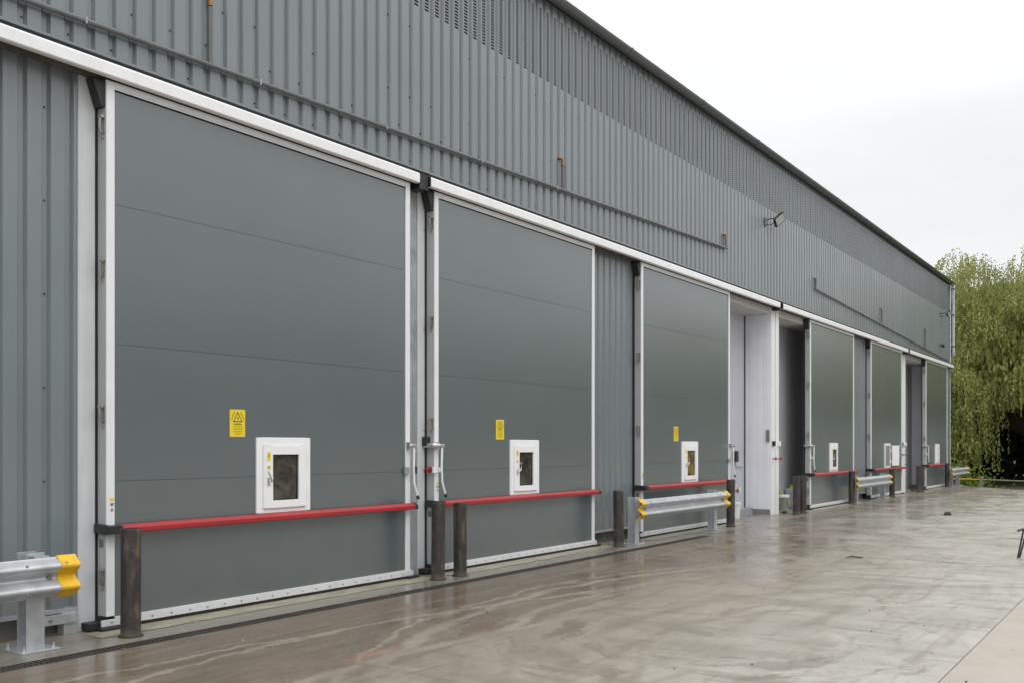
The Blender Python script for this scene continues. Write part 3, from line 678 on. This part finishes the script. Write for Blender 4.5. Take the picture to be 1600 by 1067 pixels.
# ------------------------------------------------------------------ bollards
def bollard(x, y, h_, label, grp=None):
    b = thing('bollard', label, 'bollard', (x, y, GZ), rotz=random.random()*6, group=grp or 'dark steel bollards in front of the doors')
    prof = [(.084, 0), (.084, h_-.004), (.080, h_), (.074, h_), (.072, h_-.03)]
    ob('tube', MB().lathe(prof, 28), M['bollard'], b, smooth=True, rot=(R(random.uniform(-.5, .5)), R(random.uniform(-.5, .5)), 0))
    ob('collar', MB().lathe([(.105, .001), (.103, .010), (.0845, .013)], 24), M['clod'], b)
bollard(4.9, -.42, .925, 'mud stained bollard, nearest, in front of first sliding door')
bollard(9.12, -.37, .94, 'left bollard of the pair before the second sliding door')
bollard(9.55, -.38, .92, 'right bollard of the pair before the second sliding door')
bollard(13.81, -.33, .91, 'single bollard before the ribbed wall, left of the long barrier')
bollard(18.52, -.34, .95, 'single bollard at the right end of the long barrier')
bollard(22.73, -.30, .92, 'left bollard of the pair before the open dark bay')
bollard(23.25, -.29, .92, 'right bollard of the pair before the open dark bay')
bollard(27.62, -.25, .93, 'single bollard left of the short middle barrier')
bollard(32.18, -.27, .91, 'single bollard at right end of the short middle barrier')
bollard(35.98, -.28, .93, 'left bollard of the far overlapping pair by last open bay')
bollard(36.42, -.28, .93, 'right bollard of the far overlapping pair by last open bay')
bollard(41.35, -.22, .95, 'farthest bollard, in front of the last sliding door')

# ------------------------------------------------------------------ W-beam barriers
ZB = .40; WH = .315
def wprof(off=0, th=.004):
    # y forward is negative; profile of a W beam
    pts = [(.0, 0), (-.012, .012), (-.070, .048), (-.082, .062), (-.082, .082), (-.070, .096), (-.018, .135), (-.006, .150), (-.006, .165), (-.018, .180), (-.070, .219), (-.082, .233), (-.082, .253), (-.070, .267), (-.012, .303), (0, .315)]
    for _ in range(2):
        q = [pts[0]]
        for a, b in zip(pts[:-1], pts[1:]): q += [(a[0]*.75+b[0]*.25, a[1]*.75+b[1]*.25), (a[0]*.25+b[0]*.75, a[1]*.25+b[1]*.75)]
        pts = q+[pts[-1]]
    return pts
def beam_mb(xa, xb, out=0., th=.0045):
    f = [(y-out, z_+(out*(-1.4 if z_ < .02 else 1.4 if z_ > .295 else 0))) for i, (y, z_) in enumerate(wprof())]
    return MB().prism(f+[(y+th, z_) for y, z_ in reversed(f)], xa, xb, 'x')
def barrier(xa, xb, yb, posts, label, caps=(1, 1)):
    b = thing('crash_barrier', label, 'barrier', (0, 0, 0), group='galvanised crash barriers between the doors')
    b.location = (xa, yb, GZ)
    Lb = xb-xa
    bm_ = ob('beam', beam_mb(.12 if caps[0] else 0, Lb-.10 if caps[1] else Lb), M['galv'], b, loc=(0, 0, ZB+.03), smooth=True)
    def scr():
        m = MB()
        for px in posts:
            for dx in (-.16, .16):
                for z_ in (.05, .265): m.tube([(px+dx, -.062, z_), (px+dx, -.078, z_+.004)], .010, 8)
            m.tube([(px+.05, -.004, .157), (px+.05, -.026, .157)], .020, 10)
        return m
    ob('bolt', scr(), M['dull'], bm_)['kind'] = 'stuff'
    for on, x0, x1 in ((caps[0], 0, .155), (caps[1], Lb-.155, Lb)):
        if on: ob('end_cap', beam_mb(x0, x1, .007, .016), M['yellow'], b, loc=(0, 0, ZB+.03), smooth=True)
    for px in posts:
        m = MB(); m.box(px-.075, px+.075, .10, .108, .012, ZB+.38).box(px-.075, px+.075, .232, .24, .012, ZB+.38).box(px-.004, px+.004, .108, .232, .012, ZB+.38)
        p = ob('post', m, M['galv'], b, bevel=.002)
        ob('spacer', MB().box(px-.06, px+.06, .003, .099, ZB+.06, ZB+.36), M['galv'], p)
        ob('base_plate', B(px-.16, px+.16, .01, .33, .001, .012), M['galv'], p, bevel=.002)
        bl = MB()
        for dx in (-.12, .12):
            for y in (.05, .29): bl.tube([(px+dx, y, .012), (px+dx, y, .028)], .019, 6).tube([(px+dx, y, .028), (px+dx, y, .055)], .009, 8)
        ob('anchor_bolt', bl, M['galv'], p)['kind'] = 'stuff'
    return b
barrier(1.0, 4.39, -.42, (.6, 3.12), 'nearest galvanised barrier with yellow end, cut by left picture edge', caps=(0, 1))
barrier(14.15, 17.92, -.50, (.17, 3.47), 'full length galvanised barrier in front of the third door')
barrier(27.5, 31.35, -.40, (.55, 3.65), 'short looking barrier between the fourth and fifth doors')
barrier(40.9, 44.5, -.45, (.9, 2.3), 'farthest barrier, at the end of the building by the trees')

# ------------------------------------------------------------------ things in the open bays
def bucket(x, y, r, h_, label, mat='bucket', lid='bucket', lab=None, square=False):
    b = thing('bucket', label, 'bucket', (x, y, GZ))
    if square: ob('body', B(-r, r, -r, r, 0, h_), M[mat], b, bevel=.02)
    else: ob('body', MB().lathe([(r*.86, 0), (r, h_)], 20), M[mat], b, smooth=True)
    if lid: ob('lid', MB().lathe([(r*1.06, h_-.03), (r*1.08, h_+.03), (r*.98, h_+.035)], 20) if not square else B(-r*1.05, r*1.05, -r*1.05, r*1.05, h_+.001, h_+.04), M[lid], b, smooth=not square)
    if lab: ob('label_patch', MB().box(-.07, .07, -r-.006, -r+.004, h_*.45, h_*.75), M[lab], b)
    return b
bucket(20.80, .50, .15, .32, 'white lidded bucket in the pale open bay, beside bollard')
bucket(24.05, .50, .165, .36, 'white bucket with lime label in the dark bay, behind pair', mat='kerbgrey', lab='lime')
b2 = bucket(25.0, .55, .15, .52, 'tall grey container with yellow cap behind the pair of bollards', mat='galvdull', lid=None, square=True)
ob('cap', MB().tube([(0, 0, .52), (0, 0, .62)], [.10, .06], 10), M['lime'], b2)
bg_ = thing('bottle', 'lime green bottle standing on the bucket in dark bay', 'bottle', (23.98, .52, GZ+.396)); ob('body', MB().lathe([(.05, 0), (.05, .07), (.02, .1), (.02, .13)], 10), M['lime'], bg_, smooth=True)
kp = thing('control_box', 'small black control box on pale wall of the open bay', 'control box', (21.43, .75, 1.36))
ob('housing', B(-.09, .09, -.09, -.001, -.13, .13), M['black'], kp, bevel=.02); ob('button', MB().tube([(.0, -.09, .03), (0, -.11, .03)], .03, 10), M['dull'], kp)
ob('cable', MB().tube([(.0, -.03, -.13), (.05, -.03, -.22), (.22, -.03, -.25), (.50, -.02, -.25)], .008, 6), M['galvdull'], kp)
hd_ = thing('handle_box', 'dark latch keep on white reveal edge of the pale bay', 'latch', (22.205, .20, 1.85)); ob('keep', B(-.03, -.001, -.03, .05, -.14, .14), M['dull'], hd_, bevel=.004)
for x, y, s_, lb in ((23.05, .1, .07, 'dark clod on the sill of the dark open bay, left'), (23.9, .12, .08, 'dark clod on the sill of the dark open bay, right'), (36.9, .1, .10, 'dark clod on the sill of the farthest open bay')):
    m = MB(); m.lathe([(s_, 0), (s_*.9, s_*.4), (s_*.4, s_*.7)], 9); tag(ob('mud_clod', m, M['clod'], loc=(x, y, GZ), rot=(0, 0, x)), lb, 'clod')

# kneeling worker behind the third door: only forearm and hand reach past the door edge
def person():
    import bmesh as bmm
    V = {}; E_ = []; vs = []; rs = []
    def v(n, p, r): V[n] = len(vs); vs.append(p); rs.append(r)
    px, py, pz = 19.60, .44, GZ
    v('pel', (px, py, pz+.36), .15); v('bel', (px+.02, py, pz+.52), .135); v('che', (px+.10, py, pz+.72), .15); v('sh', (px+.16, py, pz+.86), .10); v('nk', (px+.20, py, pz+.94), .055); v('hd', (px+.24, py, pz+1.04), .085); v('top', (px+.25, py, pz+1.15), .07)
    for a, s in (('l', -1), ('r', 1)):
        v('hip'+a, (px+.02, py+s*.10, pz+.33), .10); v('kn'+a, (px+.40, py+s*.13, pz+(.40 if s > 0 else .10)), .065); v('an'+a, (px+(.38 if s > 0 else -.05), py+s*.13, pz+.09), .042); v('to'+a, (px+(.58 if s > 0 else -.20), py+s*.13, pz+.045), .035)
        v('s'+a, (px+.17, py+s*.19, pz+.83), .068)
    v('ell', (px+.42, py-.19, pz+.66), .048); v('wrl', (px+.66, py-.17, pz+.64), .030)
    v('elr', (px+.40, py+.2, pz+.58), .048); v('wrr', (px+.58, py+.10, pz+.62), .030)
    L_ = [('pel','bel'),('bel','che'),('che','sh'),('sh','nk'),('nk','hd'),('hd','top'),('che','sl'),('che','sr'),('sl','ell'),('ell','wrl'),('sr','elr'),('elr','wrr'),('pel','hipl'),('pel','hipr'),('hipl','knl'),('knl','anl'),('anl','tol'),('hipr','knr'),('knr','anr'),('anr','tor')]
    # left hand: palm and five fingers curled round the tool handle
    wl = Vector(vs[V['wrl']])
    v('plm', tuple(wl+Vector((.05, 0, .004))), .030); L_.append(('wrl','plm'))
    v('kn0', tuple(wl+Vector((.085, 0, .006))), .026); L_.append(('plm','kn0'))
    for k, (dz, ln) in enumerate(((.030, .9), (.010, 1), (-.012, .95), (-.032, .75))):
        a = wl+Vector((.100, -.012, dz)); b = a+Vector((.026*ln, -.020, 0)); c = b+Vector((-.006, -.024*ln, -.002)); d = c+Vector((-.024*ln, .0, -.002))
        for q, (pp, r_) in enumerate(((a, .0105), (b, .0095), (c, .009), (d, .008))): v(f'f{k}{q}', tuple(pp), r_)
        L_ += [('kn0', f'f{k}0')] + [(f'f{k}{q}', f'f{k}{q+1}') for q in range(3)]
    a = wl+Vector((.045, -.020, .030)); b = a+Vector((.03, -.018, .016)); c = b+Vector((.026, -.012, .0))
    for q, (pp, r_) in enumerate(((a, .013), (b, .011), (c, .009))): v(f't{q}', tuple(pp), r_)
    L_ += [('plm', 't0'), ('t0', 't1'), ('t1', 't2')]
    me = bpy.data.meshes.new('person'); me.from_pydata([Vector(p)-Vector((px, py, pz)) for p in vs], [(V[a], V[b]) for a, b in L_], [])
    o = bpy.data.objects.new('person', me); C.objects.link(o); o.location = (px, py, pz)
    sk = o.modifiers.new('skin', 'SKIN'); sk.use_smooth_shade = True
    for i, r_ in enumerate(rs): me.skin_vertices[0].data[i].radius = (r_, r_); me.skin_vertices[0].data[i].use_root = (i == 0)
    ss = o.modifiers.new('sub', 'SUBSURF'); ss.levels = 1; ss.render_levels = 1
    dg = bpy.context.evaluated_depsgraph_get(); m2 = bpy.data.meshes.new_from_object(o.evaluated_get(dg)); o.modifiers.clear(); o.data = m2
    m2.materials.clear(); m2.materials.append(M['cloth']); m2.materials.append(M['skin'])
    lim = wl-Vector((px, py, pz))
    for f in m2.polygons:
        c = f.center
        sk_ = (c.x > lim.x-.03 and c.y < .05 and abs(c.z-lim.z) < .09) or (c.z > .93)
        f.material_index = 1 if sk_ else 0
    tag(o, 'kneeling person behind third door, grey sleeve and hand reaching out', 'person')
    ob('hair', MB().lathe([(.09, 1.06), (.098, 1.12), (.075, 1.19), (.03, 1.215)], 14, .235, 0), M['hair'], o, smooth=True)
    return wl
wl = person()
sp = thing('paint_scraper', 'white tool held in the hand beyond the third door', 'tool', tuple(wl+Vector((.115, -.035, 0))))
ob('handle', MB().tube([(-.02, 0, -.05), (.0, 0, .02), (.03, 0, .07)], .012, 8), M['black'], sp)
ob('blade', MB().prism([(.01, .02), (.07, -.02), (.135, -.01), (.12, .05), (.05, .085)], -.02, .02, 'y'), M['bucket'], sp, bevel=.008)

# folding metal trestle at the right edge
tr = thing('trestle', 'black metal trestle cut by the right picture edge', 'trestle', (15.66, -5.9, GZ))
dxr, dyr = sin(TH), -cos(TH)
def rel(u, v, z_): return (u*dxr+v*cos(TH), u*dyr+v*sin(TH), z_)
ob('top_bar', MB().tube([rel(-.02, 0, .40), rel(.12, 0, .44), rel(.8, 0, .44)], .016, 8), M['black'], tr)
for u0, u1, v1 in ((.07, -.02, 0), (.12, .06, .1), (.7, .6, 0), (.72, .80, .12)):
    ob('leg', MB().tube([rel(u0, 0, .43), rel(u1, v1, .0)], .012, 8), M['black'], tr)

# ------------------------------------------------------------------ litter on the yard
m = MB(); m.tube([(-.16, 0, .01), (-.05, .02, .03), (.06, -.01, .015), (.14, .02, .02)], [.004, .012, .010, .003], 7).tube([(-.05, .02, .02), (-.02, .10, .02)], [.008, .002], 6).tube([(.02, .0, .02), (.08, -.07, .015)], [.009, .002], 6)
tag(ob('fallen_twig', m, M['twig'], loc=(14.3, -3.95, GZ), rot=(0, 0, R(-50)), smooth=True), 'red brown twig with curled leaf lying on the pale concrete', 'twig')
m = MB(); m.lathe([(.09, 0), (.085, .03), (.05, .07), (.015, .08)], 9)
tag(ob('stone', m, M['clod'], loc=(24.57, -3.31, GZ), rot=(0, 0, .4)), 'dark lump lying on the far concrete, left of the trestle', 'stone')
lt = MB(); random.seed(3)
for i in range(300):
    x = random.uniform(2.5, 26); y = random.uniform(-8.5, -.9); s_ = random.uniform(.002, .005)+(.005 if random.random() < .12 else 0)
    lt.lathe([(s_, 0), (s_*.8, s_*.6), (s_*.3, s_*.8)], 5, 0, 0)
    k = len(lt.v)
    lt.v[-15:] = [(a+x, b+y, c+GZ) for a, b, c in lt.v[-15:]]
tag(ob('grit', lt, M['clod']), 'scattered grit and small dark stones on the concrete yard', 'grit', kind='stuff')
lt = MB()
for i in range(150):
    x = random.uniform(3, 20); y = random.uniform(-4.5, -.2) if i % 2 else random.uniform(-.9, -.4); s_ = random.uniform(.006, .018); a = random.random()*6
    c_, d_ = cos(a)*s_, sin(a)*s_
    lt.face([(x-c_, y-d_, GZ+.003), (x+d_*.4, y-c_*.4, GZ+.006), (x+c_, y+d_, GZ+.005), (x-d_*.4, y+c_*.4, GZ+.008)])
tag(ob('leaf_litter', lt, paint('pale_leaf', (.5, .46, .33), .7, .3)), 'pale leaf fragments scattered along the drain and yard', 'leaves', kind='stuff')

# ------------------------------------------------------------------ fence at the yard end
f = thing('knee_fence', 'low wooden post fence with yellow rail beyond the yard end', 'fence', (0, 0, 0))
fx = [(47.4, 1.2), (46.9, -.6), (45.4, -3.0), (43.9, -5.4), (42.4, -7.8), (40.9, -10.2)]
f.location = (47.4, 1.2, -.6)
fr = [(a-47.4, b-1.2) for a, b in fx]
for i, (a, b) in enumerate(fr):
    ob('post', B(a-.07, a+.07, b-.07, b+.07, 0, .86), M['wood'], f, bevel=.01)
for i in range(len(fr)-1):
    (a, b), (c, d) = fr[i], fr[i+1]
    ob('rail', MB().tube([(a, b, .72), (c, d, .72)], .035, 6), M['yellowrail' if i < 1 else 'wood'], f)

# ------------------------------------------------------------------ willows and undergrowth
def leaf(m, p, d, l_, w_):
    s_ = Vector((random.uniform(-1, 1), random.uniform(-1, 1), random.uniform(-.3, .3)))
    s_ = s_.cross(d); s_ = s_.normalized()*w_ if s_.length > .01 else Vector((w_, 0, 0))
    m.face([p-s_*.3, p+d*l_*.5-s_, p+d*l_, p+d*l_*.5+s_])
def willow_meshes(seed, H=12.9, Rr=9.0, boughs=200, per=74):
    random.seed(seed)
    tk = MB(); tk.tube([(1, -4.2, 0), (.8, -3.6, 1.5), (.2, -1.6, 3.0), (-.1, .2, 4.0)], [.75, .6, .5, .42], 10)
    cr_ = MB(); lim = MB()
    for i in range(boughs+34):
        t_ = (min(i, boughs-1)+.5)/boughs; th = math.acos(1-1.12*t_); an = i*2.39996+random.uniform(-.25, .25)
        k = random.uniform(.78, 1.06) if i % 5 else random.uniform(.55, .70)
        wob = 1+.07*sin(3*an+1)+.05*sin(7*an)
        bx, by, bz = Rr*k*wob*sin(th)**.8*cos(an), Rr*k*wob*sin(th)**.8*sin(an), 5.6+(H-5.6)*k*(1+.05*sin(5*an+th*3))*cos(th)
        if i >= boughs: by = random.uniform(.2, 5.5); bx = -Rr*random.uniform(.72, .95); bz = random.uniform(2.2, 5.8)
        if i % 5 == 0:
            base = Vector((0, .2, 3.8+random.random())); tip = Vector((bx, by, bz-.5)); mid = base.lerp(tip, .5)+Vector((0, 0, 1.0))
            lim.tube([base, mid, tip], [.18, .09, .02], 6, caps=False)
        out_ = Vector((bx, by, 0)); out_ = out_.normalized() if out_.length > .1 else Vector((1, 0, 0))
        cr = random.uniform(.75, 1.45); skirt = 3.0 if by < -.1 else .7
        for q in range(per):
            r_ = cr*math.sqrt(random.random()); a = random.random()*2*pi
            ox, oy = r_*cos(a), r_*sin(a); dome = 1.15*cr*(1-(r_/cr)**2)
            p = Vector((bx+ox, by+oy, bz-.4+dome+random.uniform(-.1, .1)))
            ln = random.uniform(.4, 1.5)*(1.7 if bz < 7 else 1)*(1.5 if i >= boughs else 1); 
            ln = min(ln, p.z-skirt-random.random()*1.4)
            if ln < .4: continue
            dirv = (Vector((ox, oy, 0))*.5/cr + out_*.35 + Vector((random.uniform(-.2, .2), random.uniform(-.2, .2), .32)))
            s = 0; stp = random.uniform(.10, .135)
            sway = Vector((random.uniform(-.05, .05), random.uniform(-.05, .05), 0))
            while s < ln:
                dirv = (dirv*.78+Vector((0, 0, -.20))+sway*.2)
                d = dirv.normalized(); p = p+d*stp; s += stp
                ld = (d+Vector((random.uniform(-.6, .6), random.uniform(-.6, .6), random.uniform(-.2, .35)))).normalized()
                leaf(cr_, p, ld, random.uniform(.14, .24), random.uniform(.026, .050))
    # inner leaf mass
    for i in range(44000):
        th = math.acos(1-1.1*random.random()); an = random.random()*2*pi; k = random.uniform(.55, .91 if th > .9 else .99)
        p = Vector((Rr*k*sin(th)*cos(an), Rr*k*sin(th)*sin(an), 5.0+(H-5.6)*k*cos(th)))
        if p.z < 4.4 and p.y < 0: continue
        leaf(cr_, p, Vector((random.uniform(-.5, .5), random.uniform(-.5, .5), -1)).normalized(), .40, .09)
    return tk, lim, cr_
tk, lim, cw = willow_meshes(11)
def place_willow(x, y, rz, s, label, first=False):
    r_ = thing('willow_tree', label, 'tree', (x, y, -.62), rz, 'weeping willows round the yard'); r_.scale = (s, s, s)
    ob('trunk', tk, M['bark'], r_, key='wtk', smooth=True); ob('branches', lim, M['bark'], r_, key='wlim'); ob('crown', cw, M['willow'], r_, key='wcr')
    return r_
place_willow(65, .9, 0, 1.0, 'large yellow green weeping willow beyond the far end of the yard')
place_willow(68, 17, 2.1, .98, 'second weeping willow, partly hidden behind the far corner')
# trees across the yard that the glossy doors reflect
for x, y, rz, s, w_ in ((82, -8, 1.0, 1.05, 'just right of the picture beyond the yard end'), (84, -30, 2.2, 1.05, 'second to the right beyond the yard end'), (74, -46, 3.5, 1.0, 'at the far right corner across the yard'), (58, -56, 4.2, 1.05, 'across the yard opposite the last door'),
    (40, -62, 5.0, 1.0, 'across the yard opposite the fifth door'), (22, -62, .5, 1.0, 'across the yard opposite the third door'), (4, -60, 1.7, 1.05, 'across the yard opposite the first door')):
    place_willow(x, y, rz, s, 'green willow '+w_)
# dark undergrowth behind the willow
random.seed(5); ug = MB()
for i in range(26000):
    x = 70+random.random()*5; y = random.uniform(-6, 26); z_ = -.6+6.5*random.random()**.8
    leaf(ug, Vector((x, y, z_)), Vector((random.uniform(-1, 1), random.uniform(-1, 1), random.uniform(-1, .4))).normalized(), .55, .2)
tag(ob('undergrowth', ug, M['hedge']), 'dark dense undergrowth and hedge behind the willow', 'undergrowth', kind='stuff')
ug = MB()
for i in range(2600):
    a = random.gauss(0, .8); x = 49+random.gauss(0, .5); y = 1.1+a; z_ = -.6+abs(random.gauss(0, .55))
    leaf(ug, Vector((x, y, z_)), Vector((random.uniform(-1, 1), random.uniform(-1, 1), random.uniform(0, 1))).normalized(), .16, .05)
tag(ob('weeds', ug, M['ivy']), 'bright green weeds by the fence beneath the willow', 'weeds', kind='stuff')

sc.render.engine = 'CYCLES'
